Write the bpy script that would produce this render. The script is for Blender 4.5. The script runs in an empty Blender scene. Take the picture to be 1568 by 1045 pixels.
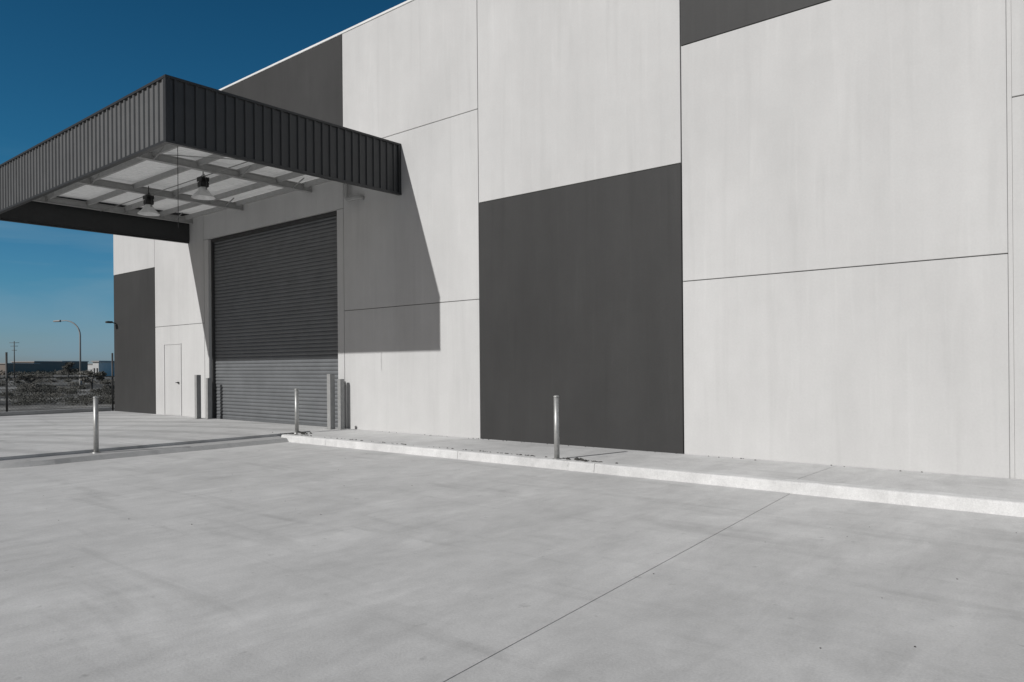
import bpy, bmesh, math, random
from mathutils import Vector, Matrix, noise
random.seed(7)
ZOOM = 1.0
scene = bpy.context.scene
coll = scene.collection
scene.view_settings.view_transform = 'Standard'
scene.view_settings.look = 'None'
scene.view_settings.exposure = 0

# ---------------------------------------------------------------- materials
def new_mat(name, rough=0.8, metal=0.0, spec=0.3):
    m = bpy.data.materials.new(name); m.use_nodes = True
    b = m.node_tree.nodes['Principled BSDF']
    b.inputs['Roughness'].default_value = rough
    b.inputs['Metallic'].default_value = metal
    b.inputs['Specular IOR Level'].default_value = spec
    return m, m.node_tree, b

def N(nt, t, **kw):
    n = nt.nodes.new(t)
    for k, v in kw.items(): setattr(n, k, v)
    return n

def noise_fac(nt, scale=(1,1,1), nscale=1.0, detail=6, rough=0.6, lo=0.3, hi=0.7, dist=0.0, rot=0.0):
    g = N(nt, 'ShaderNodeNewGeometry')
    mp = N(nt, 'ShaderNodeMapping'); mp.inputs['Scale'].default_value = scale
    mp.inputs['Rotation'].default_value = (0, 0, rot)
    nt.links.new(g.outputs['Position'], mp.inputs['Vector'])
    n = N(nt, 'ShaderNodeTexNoise'); n.inputs['Scale'].default_value = nscale
    n.inputs['Detail'].default_value = detail; n.inputs['Roughness'].default_value = rough
    n.inputs['Distortion'].default_value = dist
    nt.links.new(mp.outputs['Vector'], n.inputs['Vector'])
    r = N(nt, 'ShaderNodeMapRange'); r.inputs['From Min'].default_value = lo; r.inputs['From Max'].default_value = hi
    nt.links.new(n.outputs['Fac'], r.inputs['Value'])
    return r.outputs['Result']

def mul_layers(nt, base, layers):
    rgb = N(nt, 'ShaderNodeRGB'); rgb.outputs[0].default_value = (*base, 1)
    cur = rgb.outputs[0]
    for fac, a, b in layers:
        mr = N(nt, 'ShaderNodeMapRange'); mr.inputs['To Min'].default_value = a; mr.inputs['To Max'].default_value = b
        nt.links.new(fac, mr.inputs['Value'])
        vm = N(nt, 'ShaderNodeVectorMath', operation='SCALE')
        nt.links.new(cur, vm.inputs[0]); nt.links.new(mr.outputs['Result'], vm.inputs['Scale'])
        cur = vm.outputs[0]
    return cur

def bump(nt, b, fac, strength=0.2, dist=0.01):
    bp = N(nt, 'ShaderNodeBump'); bp.inputs['Strength'].default_value = strength; bp.inputs['Distance'].default_value = dist
    nt.links.new(fac, bp.inputs['Height']); nt.links.new(bp.outputs['Normal'], b.inputs['Normal'])

def mat_wall(name, base, amp=1.0, rough=0.75):
    m, nt, b = new_mat(name, rough, spec=0.25)
    f1 = noise_fac(nt, (1, 1, .12), 1.6, 5, .6)
    f2 = noise_fac(nt, (1, 1, .6), .5, 4, .55)
    f3 = noise_fac(nt, (1, 1, 1), 30, 4, .7)
    f4 = noise_fac(nt, (5, 5, .3), 1.0, 3, .5, .56, .76)
    f5 = noise_fac(nt, (9, 9, .5), 1.0, 3, .5, .58, .75)
    f6 = noise_fac(nt, (1, 1, 1), 2.2, 8, .7)
    c = mul_layers(nt, base, [(f1, 1-.04*amp, 1+.03*amp), (f2, 1-.06*amp, 1+.05*amp), (f3, 1-.03*amp, 1+.03*amp), (f4, 1, 1-.06*amp), (f5, 1, 1+.045*amp), (f6, 1-.025*amp, 1+.025*amp)])
    nt.links.new(c, b.inputs['Base Color'])
    bump(nt, b, f3, .12, .004)
    return m

W = (.545, .542, .536)
M_white = mat_wall('painted_concrete_light', W)
M_dark = mat_wall('painted_concrete_dark', (.045, .0447, .0443), 1.9, .6)
M_joint = mat_wall('joint_sealant', (.16, .16, .16))
M_cap = mat_wall('parapet_capping', (.75, .75, .74))

def mat_conc(name, base, tyre=False):
    m, nt, b = new_mat(name, .85, spec=0.2)
    f1 = noise_fac(nt, (1, 1, 1), .22, 5, .55)
    f2 = noise_fac(nt, (1, .45, 1), 1.1, 8, .65, .3, .7, .6, .35)
    f3 = noise_fac(nt, (1, 1, 1), 60, 5, .7)
    f4 = noise_fac(nt, (.5, 3.0, 1), .8, 6, .6, .54, .72, .4, .5)
    f5 = noise_fac(nt, (3, .6, 1), .7, 6, .6, .56, .74, .8, -.2)
    f6 = noise_fac(nt, (1, 1, 1), 7, 3, .5, .68, .76)
    f7 = noise_fac(nt, (1, 1, 1), 2.6, 9, .75, .35, .65)
    f8 = noise_fac(nt, (1.6, .5, 1), 1.6, 7, .7, .45, .72, 1.8, .9)
    c = mul_layers(nt, base, [(f1, .90, 1.07), (f2, .87, 1.09), (f3, .88, 1.09), (f4, 1, .84), (f5, 1, 1.09), (f6, 1, .78), (f7, .93, 1.06), (f8, 1.02, .92)])
    if tyre:
        g = N(nt, 'ShaderNodeNewGeometry')
        mp = N(nt, 'ShaderNodeMapping'); mp.inputs['Location'].default_value = (14, 16, 0)
        nt.links.new(g.outputs['Position'], mp.inputs['Vector'])
        w = N(nt, 'ShaderNodeTexWave', wave_type='RINGS', rings_direction='Z')
        w.inputs['Scale'].default_value = .22; w.inputs['Distortion'].default_value = 2.5
        w.inputs['Detail'].default_value = 2; w.inputs['Detail Scale'].default_value = .3
        nt.links.new(mp.outputs['Vector'], w.inputs['Vector'])
        mr = N(nt, 'ShaderNodeMapRange'); mr.inputs['From Min'].default_value = .55; mr.inputs['To Min'].default_value = 1; mr.inputs['To Max'].default_value = .82
        nt.links.new(w.outputs['Fac'], mr.inputs['Value'])
        vm = N(nt, 'ShaderNodeVectorMath', operation='SCALE')
        nt.links.new(c, vm.inputs[0]); nt.links.new(mr.outputs['Result'], vm.inputs['Scale']); c = vm.outputs[0]
    nt.links.new(c, b.inputs['Base Color'])
    bump(nt, b, f3, .25, .004)
    return m
M_yard = mat_conc('yard_concrete', (.575, .572, .565))
M_drive = mat_conc('driveway_concrete', (.575, .572, .565), True)
M_path = mat_conc('footpath_concrete', (.60, .597, .59))
M_kerb = mat_conc('kerb_concrete', (.66, .657, .65))
M_kerb2 = mat_conc('kerb_concrete_grey', (.43, .428, .423))

def mat_simple(name, base, rough=.5, metal=0, amp=.1, ns=8, spec=.4):
    m, nt, b = new_mat(name, rough, metal, spec)
    f = noise_fac(nt, (1, 1, 1), ns, 5, .6)
    c = mul_layers(nt, base, [(f, 1-amp, 1+amp)])
    nt.links.new(c, b.inputs['Base Color'])
    return m
M_fascia = mat_simple('fascia_steel', (.115, .116, .117), .45, 0, .08, 3)  # front copy of the steel, colour lifted for its sunlit side
M_fascia_shade = mat_simple('fascia_steel_shade', (.042, .043, .044), .45, 0, .08, 3)  # same steel as the front, darkened to paint in the right end's shade
M_trim = mat_simple('fascia_trim', (.030, .031, .032), .4)
M_sheet = mat_simple('roof_sheet_underside', (.78, .78, .77), .5)
nt = M_sheet.node_tree; b = nt.nodes['Principled BSDF']
tr = N(nt, 'ShaderNodeBsdfTranslucent'); tr.inputs['Color'].default_value = (.8, .8, .79, 1)
mxs = N(nt, 'ShaderNodeMixShader'); mxs.inputs[0].default_value = .22
out = nt.nodes['Material Output']
nt.links.new(b.outputs[0], mxs.inputs[1]); nt.links.new(tr.outputs[0], mxs.inputs[2]); nt.links.new(mxs.outputs[0], out.inputs['Surface'])
M_steel = mat_simple('painted_steel', (.36, .36, .355), .5)
M_dsteel = mat_simple('dark_steel', (.05, .05, .05), .5)
M_door = mat_simple('roller_door_steel', (.150, .156, .162), .42, 0, .1, 2)
M_galv = mat_simple('galvanised_steel', (.42, .42, .41), .48, .6, .15, 20)
M_post = mat_simple('guard_post_paint', (.30, .30, .295), .5)
M_black = mat_simple('black_plastic', (.02, .02, .02), .4)
M_lampw = mat_simple('lamp_reflector', (.75, .75, .74), .35)
M_debris = mat_simple('debris', (.06, .058, .055), .9, 0, .5, 20)
M_foliage = mat_simple('foliage', (.085, .086, .078), .8, 0, .5, 1.2, .2)
M_foliage2 = mat_simple('foliage_dry', (.17, .165, .15), .8, 0, .4, 1.2, .2)
M_bark = mat_simple('bark', (.10, .095, .09), .9)
M_bld = mat_simple('distant_wall', (.26, .22, .19), .8)
M_bldw = mat_simple('distant_wall_light', (.65, .65, .64), .8)

mg, ntg, bg = new_mat('ground_soil', .95, spec=.1)
fa = noise_fac(ntg, (1, 1, 1), .12, 8, .65, .4, .62); fb = noise_fac(ntg, (1, 1, 1), 2.5, 6, .7)
cg = mul_layers(ntg, (.12, .118, .112), [(fa, .35, 2.3), (fb, .5, 1.5)])
ntg.links.new(cg, bg.inputs['Base Color'])
M_ground = mg

# ---------------------------------------------------------------- helpers
def empty(name):
    e = bpy.data.objects.new(name, None); coll.objects.link(e); return e
def obj_from_bm(bm, name, mat, parent=None, smooth=False):
    bmesh.ops.recalc_face_normals(bm, faces=bm.faces)
    me = bpy.data.meshes.new(name); bm.to_mesh(me); bm.free()
    if isinstance(mat, (list, tuple)):
        for x in mat: me.materials.append(x)
    else: me.materials.append(mat)
    if smooth:
        for p in me.polygons: p.use_smooth = True
    o = bpy.data.objects.new(name, me); coll.objects.link(o)
    if parent: o.parent = parent
    return o
def bm_box(bm, x0, x1, y0, y1, z0, z1, bevel=0, mi=0):
    vs = [bm.verts.new(p) for p in [(x0,y0,z0),(x1,y0,z0),(x1,y1,z0),(x0,y1,z0),(x0,y0,z1),(x1,y0,z1),(x1,y1,z1),(x0,y1,z1)]]
    fs = [bm.faces.new([vs[i] for i in f]) for f in [(0,3,2,1),(4,5,6,7),(0,1,5,4),(1,2,6,5),(2,3,7,6),(3,0,4,7)]]
    for f in fs: f.material_index = mi
    if bevel:
        es = list({e for f in fs for e in f.edges})
        bmesh.ops.bevel(bm, geom=es, offset=bevel, segments=2, affect='EDGES')
def box(name, x0, x1, y0, y1, z0, z1, mat, parent=None, bevel=0):
    bm = bmesh.new(); bm_box(bm, x0, x1, y0, y1, z0, z1, bevel)
    return obj_from_bm(bm, name, mat, parent)
def bm_tube(bm, pts, r, seg=10, cap=True, mi=0, r2=None):
    pts = [Vector(p) for p in pts]; rings = []
    n = len(pts)
    for i, p in enumerate(pts):
        d = (pts[min(i+1, n-1)] - pts[max(i-1, 0)]).normalized()
        up = Vector((0, 0, 1)) if abs(d.z) < .9 else Vector((1, 0, 0))
        a = d.cross(up).normalized(); b = d.cross(a)
        rr = r if r2 is None else r + (r2-r)*i/(n-1)
        rings.append([bm.verts.new(p + (a*math.cos(t) + b*math.sin(t))*rr) for t in [2*math.pi*k/seg for k in range(seg)]])
    for i in range(n-1):
        for k in range(seg):
            f = bm.faces.new([rings[i][k], rings[i][(k+1) % seg], rings[i+1][(k+1) % seg], rings[i+1][k]]); f.material_index = mi; f.smooth = True
    if cap:
        for rg in (rings[0], rings[-1]):
            f = bm.faces.new(rg); f.material_index = mi
def tube(name, pts, r, mat, parent=None, seg=12, r2=None):
    bm = bmesh.new(); bm_tube(bm, pts, r, seg, r2=r2); return obj_from_bm(bm, name, mat, parent)
def lathe(bm, prof, c, seg=24, mi=0):
    rings = [[bm.verts.new((c[0]+r*math.cos(2*math.pi*k/seg), c[1]+r*math.sin(2*math.pi*k/seg), c[2]+z)) for k in range(seg)] for r, z in prof]
    for i in range(len(rings)-1):
        for k in range(seg):
            f = bm.faces.new([rings[i][k], rings[i][(k+1) % seg], rings[i+1][(k+1) % seg], rings[i+1][k]]); f.smooth = True; f.material_index = mi

# ---------------------------------------------------------------- warehouse
wh = empty('warehouse_building')
XA, XB, XC, XD, XE, XF, XG = -1.28, -6.06, -10.85, -15.52, -22.62, -26.0, -29.35
T = 10.07; H1, H2, H3 = 3.0, 5.07, 7.1
DL, DR, DH = -22.35, -15.80, 5.62   # door opening
g = .007
def panel(x0, x1, z0, z1, mat, name='wall_panel', gx0=g, gx1=g):
    box(name, x0+gx0, x1-gx1, 0, .16, z0+g if z0 > 0 else -.3, z1-g if z1 < T else T, mat, wh, .004)
panel(XB, XA, 0, H1, M_white, gx1=.03); panel(XB, XA, H1, H3, M_white, gx1=.03); panel(XB, XA, H3, T, M_dark, gx1=.03)
panel(XC, XB, 0, H2, M_dark, gx1=.016); panel(XC, XB, H2, T, M_white, gx1=.016)
panel(XD, XC, 0, H1, M_white); panel(XD, XC, H1, H3, M_white); panel(XD, XC, H3, T, M_white)
panel(XE, XD, H3, T, M_dark); panel(XE, XD, DH, H3, M_white)
box('door_jamb_right', DR, XD-g, 0, .5, -.3, DH-.002, M_white, wh, .008)
box('door_jamb_left', XE+g, DL, 0, .5, -.3, DH-.002, M_white, wh, .008)
panel(XF, XE, 0, H1, M_white); panel(XF, XE, H1, H3, M_white); panel(XF, XE, H3, T, M_white)
panel(XG, XF, 0, H2, M_dark); panel(XG, XF, H2, T, M_white)
panel(XA, 3.5, 0, H2, M_white, gx0=.03); panel(XA, 3.5, H2, T, M_white, gx0=.03)
panel(3.5, 8.3, 0, H2, M_dark); panel(3.5, 8.3, H2, T, M_white)
panel(8.3, 13.1, 0, H3, M_white); panel(8.3, 13.1, H3, T, M_dark)
panel(13.1, 17.9, 0, T, M_white)
for a, b, z0, z1 in [(XG+.02, XE+.1, -.3, T-.02), (XE+.1, XD-.1, H3-.8, T-.02), (XD-.1, 17.88, -.3, T-.02)]:
    box('wall_core', a, b, .03, .30, z0, z1, M_joint, wh)
box('joint_filler', XA-.026, XA+.026, .012, .029, -.3, T-.03, M_white, wh)
box('side_wall_left', XG-.0, XG+.16, .162, 32, -.3, T, M_white, wh)
box('side_wall_right', 17.74, 17.9, .162, 32, -.3, T, M_white, wh)
box('rear_wall', XG, 17.9, 32, 32.2, -.3, T, M_white, wh)
box('roof', XG+.17, 17.7, .31, 31.9, T-.6, T-.5, M_steel, wh)
box('parapet_capping', XG-.02, 17.92, -.02, .22, T+.001, T+.06, M_cap, wh, .006)
bm = bmesh.new(); pitch = .105; n = int(DH/pitch)+1; prev = None
prof = [(0, 0), (.004, .016), (.02, .026), (.045, .032), (.07, .028), (.09, .018), (.101, .004)]
for i in range(n):
    for dz, dy in prof:
        z = .01 + i*pitch + dz
        if z > DH+.1: break
        cur = (bm.verts.new((DL-.05, .20-dy, z)), bm.verts.new((DR+.05, .20-dy, z)))
        if prev: bm.faces.new([prev[0], prev[1], cur[1], cur[0]])
        prev = cur
bm_box(bm, DL-.05, DR+.05, .17, .21, -.02, .03)
obj_from_bm(bm, 'roller_door', M_door, wh)
for xx in (DL, DR-.07):
    box('door_guide', xx+.002, xx+.068, .09, .166, -.02, DH-.003, M_dsteel, wh, .004)
box('door_head_box', DL+.07, DR-.08, .06, .165, DH-.10, DH-.004, M_dsteel, wh)
pd0, pd1, pdh = -25.3, -24.18, 2.36
box('personnel_door', pd0, pd1, -.008, -.002, 0.02, pdh, M_white, wh, .002)
bm = bmesh.new()
bm_box(bm, pd0-.04, pd0-.010, -.022, -.003, .01, pdh+.04); bm_box(bm, pd1+.010, pd1+.04, -.022, -.003, .01, pdh+.04)
bm_box(bm, pd0-.008, pd1+.008, -.022, -.003, pdh+.010, pdh+.04)
obj_from_bm(bm, 'personnel_door_frame', M_white, wh)
bm = bmesh.new(); bm_tube(bm, [(-24.3, -.01, 1.1), (-24.3, -.07, 1.1)], .025); bm_tube(bm, [(-24.3, -.07, 1.1), (-24.40, -.07, 1.1)], .014)
obj_from_bm(bm, 'personnel_door_handle', M_black, wh)
bm = bmesh.new(); bm_tube(bm, [(-29.15, -.0, 3.26), (-29.15, -.16, 3.30)], .02); bm_box(bm, -29.25, -29.05, -.36, -.14, 3.27, 3.34, .02)
obj_from_bm(bm, 'wall_flood_light', M_dsteel, wh)
pts = [(-15.25, -.12, 6.25)]
pts += [(-15.25, -.12, 5.95)] + [(-15.25+.13*(1-math.cos(a)), -.12, 5.9-.13*math.sin(a)) for a in [k*math.pi/12 for k in range(1, 7)]] + [(-14.85, -.12, 5.77), (-14.75, -.05, 5.77), (-14.72, .02, 5.77)]
tube('canopy_drain_pipe', pts, .06, M_steel, wh)

# ---------------------------------------------------------------- canopy (child of warehouse)
CL, CR, CF, CB, CT = -23.6, -13.35, -5.55, 5.62, 6.83
def ribs(length, p=.2, d=.03):
    out = []; s = 0
    while s < length - .001:
        for a, h in [(0, 0), (.115, 0), (.130, d), (.172, d), (.187, 0)]:
            if s+a < length: out.append((s+a, h))
        s += p
    out.append((length, 0)); return out
def fascia(name, origin, dirv, outv, length, mat=M_fascia):
    bm = bmesh.new(); prev = None
    for s, h in ribs(length):
        p = Vector(origin) + Vector(dirv)*s + Vector(outv)*h
        cur = (bm.verts.new((p.x, p.y, CB+.03)), bm.verts.new((p.x, p.y, CT-.03)))
        if prev: bm.faces.new([prev[0], cur[0], cur[1], prev[1]])
        prev = cur
    return obj_from_bm(bm, name, mat, wh)
fascia('canopy_fascia_front', (CL, CF, 0), (1, 0, 0), (0, -1, 0), CR-CL)
fascia('canopy_fascia_right', (CR, CF, 0), (0, 1, 0), (1, 0, 0), -CF-.01, M_fascia_shade)
fascia('canopy_fascia_left', (CL, CF, 0), (0, 1, 0), (-1, 0, 0), -CF-.01, M_fascia_shade)
bm = bmesh.new()
for z0, z1 in ((CB, CB+.045), (CT-.045, CT)):
    bm_box(bm, CL-.045, CR+.045, CF-.045, CF+.05, z0, z1)
    bm_box(bm, CR-.05, CR+.045, CF+.052, -.003, z0, z1)
    bm_box(bm, CL-.045, CL+.05, CF+.052, -.003, z0, z1)
for cx, s in ((CR, 1), (CL, -1)):
    a, b = sorted((cx-.06*s, cx+.04*s)); bm_box(bm, a, b, CF-.04, CF+.05, CB+.047, CT-.047)
    a, b = sorted((cx-.02*s, cx+.04*s)); bm_box(bm, a, b, -.08, -.003, CB+.047, CT-.047)
obj_from_bm(bm, 'canopy_trim', M_trim, wh)
bm = bmesh.new()
bm_box(bm, CL+.06, CR-.06, CF+.055, CF+.075, CB+.05, CT-.08)
obj_from_bm(bm, 'canopy_lining_front', M_steel, wh)
bm = bmesh.new()
bm_box(bm, CR-.075, CR-.055, CF+.08, -.005, CB+.05, CT-.08); bm_box(bm, CL+.055, CL+.075, CF+.08, -.005, CB+.05, CT-.08)
obj_from_bm(bm, 'canopy_lining_side', M_trim, wh)
bm = bmesh.new(); prev = None; x = CL+.09
while x < CR-.09:
    for a, h in [(0, 0), (.15, 0), (.165, .03), (.185, .03)]:
        if x+a > CR-.08: break
        cur = (bm.verts.new((x+a, CF+.08, 6.46+h)), bm.verts.new((x+a, -.005, 6.56+h)))
        if prev: bm.faces.new([prev[0], cur[0], cur[1], prev[1]])
        prev = cur
    x += .2
obj_from_bm(bm, 'canopy_roof_sheeting', M_sheet, wh)
bm = bmesh.new()
raft = [CL+.25, -20.3, -16.9, CR-.25]
for rx in raft:
    bm_box(bm, rx-.06, rx+.06, CF+.09, -.01, 6.23, 6.242); bm_box(bm, rx-.06, rx+.06, CF+.09, -.01, 6.40, 6.412)
    bm_box(bm, rx-.005, rx+.005, CF+.09, -.01, 6.243, 6.399)
obj_from_bm(bm, 'canopy_rafters', M_steel, wh)
bm = bmesh.new()
for py in (-5.2, -4.2, -3.15, -2.1, -1.05, -.25):
    bm_box(bm, CL+.09, CR-.09, py-.004, py+.004, 6.32, 6.455)
    bm_box(bm, CL+.09, CR-.09, py+.005, py+.055, 6.32, 6.326)
obj_from_bm(bm, 'canopy_purlins', M_steel, wh)
bm = bmesh.new()
for rx in raft[:]:
    for py in (-4.2, -2.1, -.6):
        for s in (-1, 1):
            if CL+.2 < rx+s*.55 < CR-.2: bm_tube(bm, [(rx+s*.05, py, 6.24), (rx+s*.55, py, 6.42)], .016, 6)
bm_tube(bm, [(CL+.3, -2.8, 6.2), (CR-.3, -2.8, 6.2)], .012, 6)
bm_tube(bm, [(-16.9, -5.3, 6.22), (-13.6, -.3, 6.22)], .010, 6)
obj_from_bm(bm, 'canopy_bracing', M_post, wh)
bm = bmesh.new(); bm_tube(bm, [(-15.1, -4.5, 6.4), (-15.1, -4.5, 4.46)], .007, 6)
obj_from_bm(bm, 'canopy_pull_chain', M_dsteel, wh)

for i, (lx, ly) in enumerate([(-17.3, -2.8), (-20.2, -2.8)]):
    p = empty('pendant_light'); z = 5.70
    bm = bmesh.new(); lathe(bm, [(.07, .26), (.10, .21), (.13, .15), (.20, .07), (.27, 0), (.275, -.012), (.265, -.008), (.19, .06), (.11, .13), (0.001, .15)], (lx, ly, z))
    obj_from_bm(bm, 'reflector', M_lampw, p)
    bm = bmesh.new(); bm_box(bm, lx-.10, lx+.10, ly-.10, ly+.10, z+.24, z+.37, .015)
    for k in range(5): bm_box(bm, lx-.12, lx+.12, ly-.10+k*.045, ly-.09+k*.045, z+.375, z+.48)
    obj_from_bm(bm, 'ballast_housing', M_black, p)
    bm = bmesh.new(); bm_tube(bm, [(lx, ly, z+.48), (lx, ly, 6.44)], .012, 8)
    bm_tube(bm, [(lx-.14, ly, z+.16), (lx-.17, ly, z+.35), (lx-.05, ly, z+.55)], .01, 6)
    bm_tube(bm, [(lx+.14, ly, z+.16), (lx+.17, ly, z+.35), (lx+.05, ly, z+.55)], .01, 6)
    obj_from_bm(bm, 'hanger', M_dsteel, p)

# ---------------------------------------------------------------- ground surfaces
def sheet(name, pts, z, mat):
    bm = bmesh.new(); bm.faces.new([bm.verts.new((x, y, z)) for x, y in pts]); 
    o = obj_from_bm(bm, name, mat); 
    if o.data.polygons[0].normal.z < 0: o.data.flip_normals()
    return o
sheet('ground', [(-1500, -1500), (1500, -1500), (1500, 1500), (-1500, 1500)], -.20, M_ground)
yard = empty('yard_pavement')
jt = lambda y: -3.5 + (-2.0 - y)*.088
def slab(name, pts, z0, z1, mat, parent=None, bevel=0):
    bm = bmesh.new(); top = [bm.verts.new((x, y, z1)) for x, y in pts]; bot = [bm.verts.new((x, y, z0)) for x, y in pts]
    tf = bm.faces.new(top); n = len(pts)
    for i in range(n): bm.faces.new([top[i], bot[i], bot[(i+1) % n], top[(i+1) % n]])
    if bevel: bmesh.ops.bevel(bm, geom=list(tf.edges), offset=bevel, segments=3, affect='EDGES')
    return obj_from_bm(bm, name, mat, parent)
yb = -1.95
slab('slab', [(-30, -40), (jt(-40)-.004, -40), (jt(yb)-.004, yb), (-30, yb)], -.30, -.15, M_yard, yard)
slab('slab', [(jt(-40)+.004, -40), (30, -40), (30, yb), (jt(yb)+.004, yb)], -.30, -.15, M_yard, yard)
box('joint_bed', -3.7, 0.2, -40, yb, -.28, -.165, M_debris, yard)
fp = empty('footpath')
for a, b in ((-15.35, -9.6), (-9.595, -3.52), (-3.512, 3.0), (3.008, 17.9)):
    slab('slab', [(a, -1.785), (b, -1.785), (b, -.003), (a, -.003)], -.3, -.004, M_path, fp)
kb = empty('kerb')
def kerbseg(a, b, mat, yy0=-2.0, top=0.0):
    bm = bmesh.new()
    pr = [(-1.81, -.29), (-1.81, top), (yy0+.03, top), (yy0+.008, top-.008), (yy0, top-.03), (yy0-.03, -.29)]
    n = max(2, int((b-a)/.12)); rings = []
    for i in range(n+1):
        x = a+(b-a)*i/n
        rings.append([bm.verts.new((x, y+.010*noise.noise((x*3, j, 0)), z+.006*noise.noise((x*3, j, 5)))) for j, (y, z) in enumerate(pr)])
    for i in range(n):
        for j in range(len(pr)-1): bm.faces.new([rings[i][j], rings[i+1][j], rings[i+1][j+1], rings[i][j+1]])
    bm.faces.new(rings[0]); bm.faces.new(rings[-1])
    obj_from_bm(bm, 'kerb_length', mat, kb)
for a, b in ((-15.3, -13.6), (-13.593, -9.6), (-9.593, -6.6), (-6.593, -3.52)): kerbseg(a, b, M_kerb)
for a, b in ((-3.51, 1.0), (1.008, 5), (5.008, 17.9)): kerbseg(a, b, M_kerb, -2.03, .006)
drive = slab('driveway', [(-29.5, -14), (-15.6, -14), (-15.6, -1.0), (-15.36, -.9), (-15.36, -.003), (-29.5, -.003)], -.3, 0, M_drive)
bm = bmesh.new()
path = []
for t in range(0, 19): path.append((-14.98+.02*math.sin(t*.3), -1.9 - t*.26))
for a in [k*math.pi/16 for k in range(0, 9)]: path.append((-15.5+.55*math.cos(a), -6.85-1.1*math.sin(a)))
vin, vtop, vbot = [], [], []
for i, (x, y) in enumerate(path):
    p0 = Vector(path[max(i-1, 0)]); p1 = Vector(path[min(i+1, len(path)-1)]); d = (p1-p0).normalized(); nrm = Vector((-d.y, d.x))
    if nrm.x < 0 and nrm.y > 0: nrm = -nrm
    if i < 19: nrm = Vector((1, 0))
    vin.append(bm.verts.new((-15.62, max(y, -7.95), -.06))); vtop.append(bm.verts.new((x-nrm.x*.10, y-nrm.y*.10, -.065))); vbot.append(bm.verts.new((x+nrm.x*.02, y+nrm.y*.02, -.16)))
for i in range(len(path)-1):
    bm.faces.new([vin[i], vin[i+1], vtop[i+1], vtop[i]]); bm.faces.new([vtop[i], vtop[i+1], vbot[i+1], vbot[i]])
obj_from_bm(bm, 'driveway_kerb', M_kerb2)
box('boundary_kerb', -29.75, -29.52, -14, -.05, -.3, .13, M_kerb2, None, .02)

bm = bmesh.new()
def chunk(x, y, z, r):
    m = bmesh.ops.create_icosphere(bm, subdivisions=1, radius=r)
    for v in m['verts']:
        v.co = Vector((v.co.x*random.uniform(.7, 1.5), v.co.y*random.uniform(.6, 1.2), v.co.z*random.uniform(.4, .8))) + Vector((x, y, z))
for k in range(130):
    x = random.choice([random.gauss(-8.6, .45), random.gauss(-7.0, .35), random.gauss(-15.0, .35), random.gauss(-12, 1.8)])
    chunk(x, -1.80+random.gauss(0, .02), .0, random.uniform(.008, .026))
for k in range(14): chunk(random.gauss(-15.1, .15), random.gauss(-1.55, .1), .01, random.uniform(.02, .05))
for k in range(12): chunk(random.gauss(-7.0, .08), random.gauss(-1.83, .03), .015, random.uniform(.02, .045))
for k in range(60):
    x = random.uniform(-15, 3); y = random.uniform(-10.5, -2.4); chunk(x, y, -.148, random.uniform(.003, .008))
for k in range(50): chunk(random.uniform(-15, 2), random.uniform(-.12, -.02), 0, random.uniform(.005, .018))
obj_from_bm(bm, 'debris', M_debris)

def bollard(x, y, z=0, h=1.04):
    bm = bmesh.new()
    bm_tube(bm, [(x, y, z-.1), (x, y, z+h-.01)], .045, 20, cap=True)
    lathe(bm, [(.045, h-.01), (.052, h-.008), (.052, h+.004), (.03, h+.018), (.001, h+.022)], (x, y, z), 20)
    lathe(bm, [(.075, -.02), (.075, .008), (.046, .012)], (x, y, z), 20)
    obj_from_bm(bm, 'bollard', M_galv)
bollard(-7.42, -1.88); bollard(-15.42, -1.5); bollard(-15.48, -5.97, -.055, 1.07)
def guard(x, y, h=1.35, w=.07):
    bm = bmesh.new()
    bm_box(bm, x-w, x+w, y-w, y-w+.012, -.05, h, .003); bm_box(bm, x-w, x-w+.012, y-w+.0125, y+w, -.05, h, .003)
    bm_box(bm, x+w-.012, x+w, y-w+.0125, y+w, -.05, h, .003); bm_box(bm, x-w+.001, x+w-.001, y-w+.001, y+w-.001, h+.001, h+.012)
    bm_box(bm, x-.12, x+.12, y-.12, y+.12, -.01, .012)
    obj_from_bm(bm, 'guard_post', M_post)
guard(-15.62, -.36, 1.38); guard(-15.42, -.20, 1.25, .06); guard(-22.42, -.34); guard(-22.02, -.2, 1.25, .06)

# ---------------------------------------------------------------- fence
fe = empty('chain_link_fence'); FX = -31.0
bm = bmesh.new()
ys = [4.2, .6, -3.0, -6.6, -10.2, -13.8]
for y in ys: bm_tube(bm, [(FX, y, -.2), (FX, y, 2.2)], .035, 8)
bm_tube(bm, [(FX, 4.2, 1.28), (FX, -13.8, 1.28)], .02, 6); bm_tube(bm, [(FX, 4.2, .02), (FX, -13.8, .02)], .012, 6)
obj_from_bm(bm, 'posts_and_rails', M_dsteel, fe)
bm = bmesh.new(); y = -13.8
while y < 4.2:
    for s in (-1, 1):
        ya, yb2 = (y, y+1.26) if s > 0 else (y+1.26, y)
        bm_tube(bm, [(FX+.02*s*.3, ya, .02), (FX+.02*s*.3, yb2, 1.28)], .003, 3, cap=False)
    y += .12
obj_from_bm(bm, 'wire_mesh', M_dsteel, fe)

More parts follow.
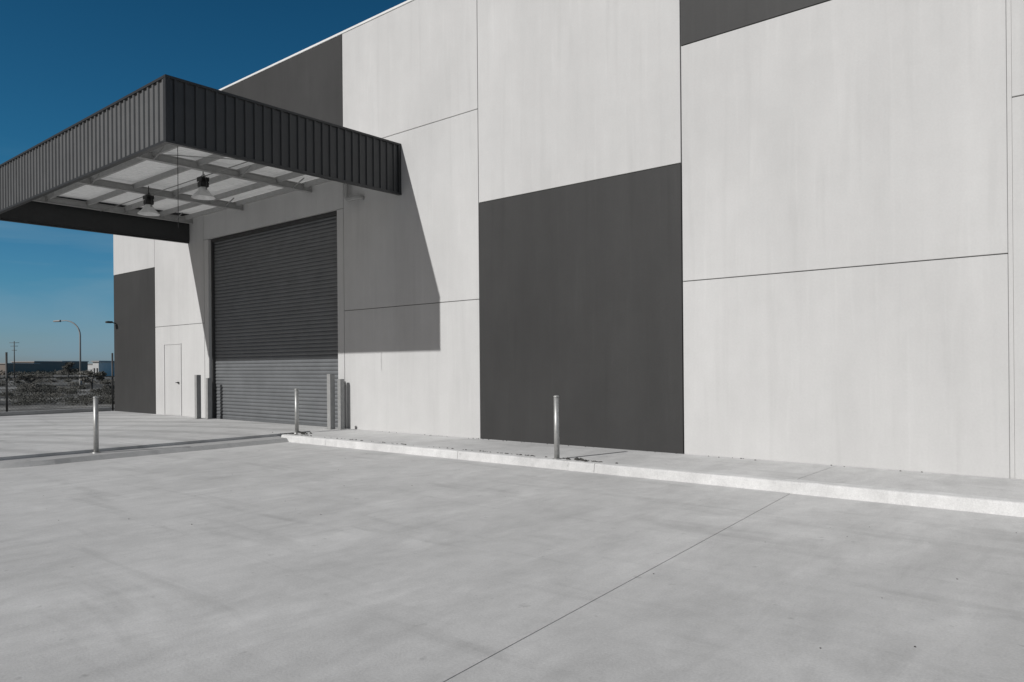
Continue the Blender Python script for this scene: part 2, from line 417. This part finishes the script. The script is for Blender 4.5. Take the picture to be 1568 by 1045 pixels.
# ---------------------------------------------------------------- background
def ray(u, Z):
    k = (u-784)/1144; return (Z*(-.6414+k*.7672), Z*(.7672+k*.6414)-11.9)
def leaves(bm, c, rad, n, size, mi=0):
    for _ in range(n):
        d = Vector((random.gauss(0, 1), random.gauss(0, 1), random.gauss(0, 1))).normalized()
        r = random.random()**.45
        p = Vector(c) + Vector((d.x*rad[0], d.y*rad[1], d.z*rad[2]))*r
        if p.z < -.2: p.z = -.2 + random.random()*.2
        a = Vector((random.gauss(0, 1), random.gauss(0, 1), random.gauss(0, 1))).normalized(); b = a.orthogonal().normalized()
        s = size*random.uniform(.6, 1.5)
        f = bm.faces.new([bm.verts.new(p+a*s), bm.verts.new(p+b*s*.45), bm.verts.new(p-a*s), bm.verts.new(p-b*s*.45)]); f.material_index = mi
bm = bmesh.new()
for k in range(85):
    Z = random.choice([random.uniform(36, 60), random.uniform(50, 110), random.uniform(90, 240)]); u = random.uniform(-120, 230)
    x, y = ray(u, Z); s = random.uniform(.22, .55)*(1+Z/150)
    mi = 1 if random.random() < .35 else 0
    for q in range(random.randint(1, 5)):
        k2 = random.uniform(.5, 1.1)
        leaves(bm, (x+random.gauss(0, s*1.1), y+random.gauss(0, s*1.1), -.2+s*.3), (s*1.2*k2, s*1.2*k2, s*k2*random.uniform(.4, .8)), 260, .019*(1+Z/40), mi)
for k in range(90):
    Z = random.uniform(240, 340); u = -150+k*4.5+random.uniform(-4, 4); x, y = ray(u, Z); h = random.uniform(.4, 1.7)
    leaves(bm, (x, y, h*.5), (3.0, 3.0, h), 120, .3, 0)
obj_from_bm(bm, 'shrub_mass', [M_foliage, M_foliage2])

def tree(u, Z, h, w):
    x, y = ray(u, Z); t = empty('tree')
    bm = bmesh.new(); bm_tube(bm, [(x, y, -.3), (x+.1, y, h*.35), (x, y+.1, h*.75)], .10, 8, r2=.03)
    for k in range(7):
        a = random.uniform(0, 6.28); z0 = h*random.uniform(.25, .6)
        bm_tube(bm, [(x, y, z0), (x+math.cos(a)*w*.7, y+math.sin(a)*w*.7, z0+h*.25)], .04, 6, r2=.012)
    obj_from_bm(bm, 'trunk', M_bark, t)
    bm = bmesh.new()
    for k in range(13):
        a = random.uniform(0, 6.28); r = random.uniform(.1, w)
        leaves(bm, (x+math.cos(a)*r, y+math.sin(a)*r, h*random.uniform(.42, .92)), (w*.36, w*.36, h*.10), 130, .05*(1+Z/120), k % 3 == 0)
    obj_from_bm(bm, 'crown', [M_foliage, M_foliage2], t)
tree(104, 110, 2.7, 1.5); tree(140, 62, 1.5, 1.0); tree(46, 70, 1.1, 1.0)

def distant(name, u0, u1, Z, h, mat, roofm=None, depth=20, bands=True):
    e = empty(name); x0, y0 = ray(u0, Z); x1, y1 = ray(u1, Z)
    a = Vector((x0, y0, 0)); b = Vector((x1, y1, 0)); d = (b-a).normalized(); nn = Vector((-d.y, d.x, 0))
    if nn.dot(Vector((x0, y0, 0))) < 0: nn = -nn
    def prism(bm, s0, s1, t0, t1, z0, z1):
        ps = [a+d*s0+nn*t0, a+d*s1+nn*t0, a+d*s1+nn*t1, a+d*s0+nn*t1]
        lo = [bm.verts.new((p.x, p.y, z0)) for p in ps]; hi = [bm.verts.new((p.x, p.y, z1)) for p in ps]
        bm.faces.new(lo); bm.faces.new(hi)
        for i in range(4): bm.faces.new([lo[i], lo[(i+1) % 4], hi[(i+1) % 4], hi[i]])
    L = (b-a).length
    bm = bmesh.new(); prism(bm, 0, L, 0, depth, -.3, h); obj_from_bm(bm, 'walls', mat, e)
    bm = bmesh.new(); prism(bm, -.3, L+.3, -.3, depth+.3, h+.01, h+.35); obj_from_bm(bm, 'roof', M_steel, e)
    bm = bmesh.new(); n = max(2, int(L/7))
    for k in range(n):
        s = L*(k+.3)/n; prism(bm, s, s+L/n*.4, -.08, -.02, 0, h*.55)
    obj_from_bm(bm, 'doors_and_windows', M_dsteel, e)
distant('distant_warehouse', 18, 52, 300, 4.9, M_bld); distant('distant_warehouse', 54, 95, 330, 5.2, M_bld)
distant('distant_warehouse', -70, 8, 280, 4.0, M_bld); distant('distant_office', 142, 151, 200, 3.6, M_bldw)
distant('distant_warehouse', 108, 160, 380, 4.2, M_bldw); distant('distant_warehouse', 160, 230, 260, 3.4, M_bld)

x, y = ray(123, 75); sl = empty('street_lamp')
dx = Vector((-.77, -.64, 0)).normalized()
P = [Vector((x, y, -.3)), Vector((x, y, 5.0))]
for k in range(1, 9):
    a = k*math.pi/2/8; P.append(Vector((x, y, 5.0)) + dx*(1.5*(1-math.cos(a))) + Vector((0, 0, 1.5*math.sin(a))))
P.append(P[-1] + dx*.45 + Vector((0, 0, -.03)))
tube('pole', P, .085, M_post, sl, 10, r2=.045)
bm = bmesh.new(); q = P[-1]
bm_tube(bm, [q, q+dx*.12, q+dx*.5+Vector((0, 0, -.02)), q+dx*.72+Vector((0, 0, -.03))], .12, 10, r2=.07)
obj_from_bm(bm, 'lamp_head', M_post, sl)
tube('base_sleeve', [(x, y, -.25), (x, y, 1.0)], .12, M_post, sl)
x, y = ray(22, 180); up = empty('utility_pole')
tube('pole', [(x, y, -.3), (x, y, 8.6)], .14, M_bark, up, 8, r2=.09)
bm = bmesh.new()
for z, w in ((8.2, 1.2), (7.4, .9), (6.4, .6)): bm_tube(bm, [(x-w*.77, y-w*.64, z), (x+w*.77, y+w*.64, z)], .06, 6)
obj_from_bm(bm, 'crossarms', M_bark, up)

# ---------------------------------------------------------------- light
L = Vector((1.25, 5.55, -3.68))
sun = bpy.data.lights.new('sun', 'SUN'); sun.energy = 3.4; sun.angle = math.radians(.5); sun.color = (1, .99, .972)
so = bpy.data.objects.new('sun', sun); coll.objects.link(so); so.rotation_euler = L.to_track_quat('-Z', 'Y').to_euler(); so.location = (-20, -60, 40)
w = bpy.data.worlds.new('World'); scene.world = w; w.use_nodes = True; nt = w.node_tree
bgn = nt.nodes['Background']; sky = N(nt, 'ShaderNodeTexSky'); sky.sky_type = 'NISHITA'; sky.sun_disc = False
sky.sun_elevation = math.radians(33); sky.sun_rotation = math.radians(192.7); sky.air_density = 1.0; sky.dust_density = .6; sky.ozone_density = 2.5
tc = N(nt, 'ShaderNodeTexCoord'); sep = N(nt, 'ShaderNodeSeparateXYZ'); nt.links.new(tc.outputs['Generated'], sep.inputs[0])
ramp = N(nt, 'ShaderNodeValToRGB'); nt.links.new(sep.outputs['Z'], ramp.inputs['Fac'])
e = ramp.color_ramp.elements
e[0].position = 0.0; e[0].color = (.62, .78, 1.15, 1)
e[1].position = .45; e[1].color = (.09, .43, .57, 1)
k = e.new(.10); k.color = (.28, .67, .90, 1); k = e.new(.22); k.color = (.15, .57, .74, 1)
mul = N(nt, 'ShaderNodeVectorMath', operation='MULTIPLY'); nt.links.new(sky.outputs[0], mul.inputs[0]); nt.links.new(ramp.outputs['Color'], mul.inputs[1])
mp = N(nt, 'ShaderNodeMapping'); mp.inputs['Scale'].default_value = (1.2, 1.2, 9); nt.links.new(tc.outputs['Generated'], mp.inputs['Vector'])
cn = N(nt, 'ShaderNodeTexNoise'); cn.inputs['Scale'].default_value = 2.6; cn.inputs['Detail'].default_value = 7; cn.inputs['Distortion'].default_value = .6
nt.links.new(mp.outputs['Vector'], cn.inputs['Vector'])
cr = N(nt, 'ShaderNodeMapRange'); cr.inputs['From Min'].default_value = .45; cr.inputs['From Max'].default_value = .72; cr.inputs['To Max'].default_value = .6
nt.links.new(cn.outputs['Fac'], cr.inputs['Value'])
zr = N(nt, 'ShaderNodeMapRange'); zr.inputs['From Min'].default_value = .28; zr.inputs['From Max'].default_value = .08; nt.links.new(sep.outputs['Z'], zr.inputs['Value'])
cm = N(nt, 'ShaderNodeMath', operation='MULTIPLY'); nt.links.new(cr.outputs[0], cm.inputs[0]); nt.links.new(zr.outputs[0], cm.inputs[1])
cmix = N(nt, 'ShaderNodeMix', data_type='RGBA'); nt.links.new(cm.outputs[0], cmix.inputs['Factor']); nt.links.new(mul.outputs[0], cmix.inputs[6]); cmix.inputs[7].default_value = (2.2, 3.8, 5.0, 1)
dt = N(nt, 'ShaderNodeVectorMath', operation='DOT_PRODUCT'); nt.links.new(tc.outputs['Generated'], dt.inputs[0]); dt.inputs[1].default_value = (-.22, -.976, 0)
s1 = N(nt, 'ShaderNodeMapRange'); s1.inputs['From Min'].default_value = .08; s1.inputs['From Max'].default_value = .45; nt.links.new(dt.outputs['Value'], s1.inputs['Value'])
s2 = N(nt, 'ShaderNodeMapRange'); s2.inputs['From Min'].default_value = .5; s2.inputs['From Max'].default_value = .8; nt.links.new(sep.outputs['Z'], s2.inputs['Value'])
mx = N(nt, 'ShaderNodeMath', operation='MAXIMUM'); nt.links.new(s1.outputs[0], mx.inputs[0]); nt.links.new(s2.outputs[0], mx.inputs[1])
bw = N(nt, 'ShaderNodeVectorMath', operation='MULTIPLY'); nt.links.new(sky.outputs[0], bw.inputs[0]); bw.inputs[1].default_value = (.42, .325, .27)
fm = N(nt, 'ShaderNodeMix', data_type='RGBA'); nt.links.new(mx.outputs[0], fm.inputs['Factor']); nt.links.new(cmix.outputs[2], fm.inputs[6]); nt.links.new(bw.outputs[0], fm.inputs[7])
nt.links.new(fm.outputs[2], bgn.inputs['Color']); bgn.inputs['Strength'].default_value = .08

# ---------------------------------------------------------------- camera
cam = bpy.data.cameras.new('camera'); co = bpy.data.objects.new('camera', cam); coll.objects.link(co); scene.camera = co
cam.sensor_width = 36; cam.lens = 1144/1568*36; cam.shift_y = .0246; cam.clip_end = 4000; cam.clip_start = .05
co.matrix_world = Matrix.Translation((0, -11.9, 1.55)) @ Matrix.Rotation(math.radians(39.9), 4, 'Z') @ Matrix.Rotation(math.radians(90), 4, 'X') @ Matrix.Rotation(math.radians(-.48), 4, 'Z')
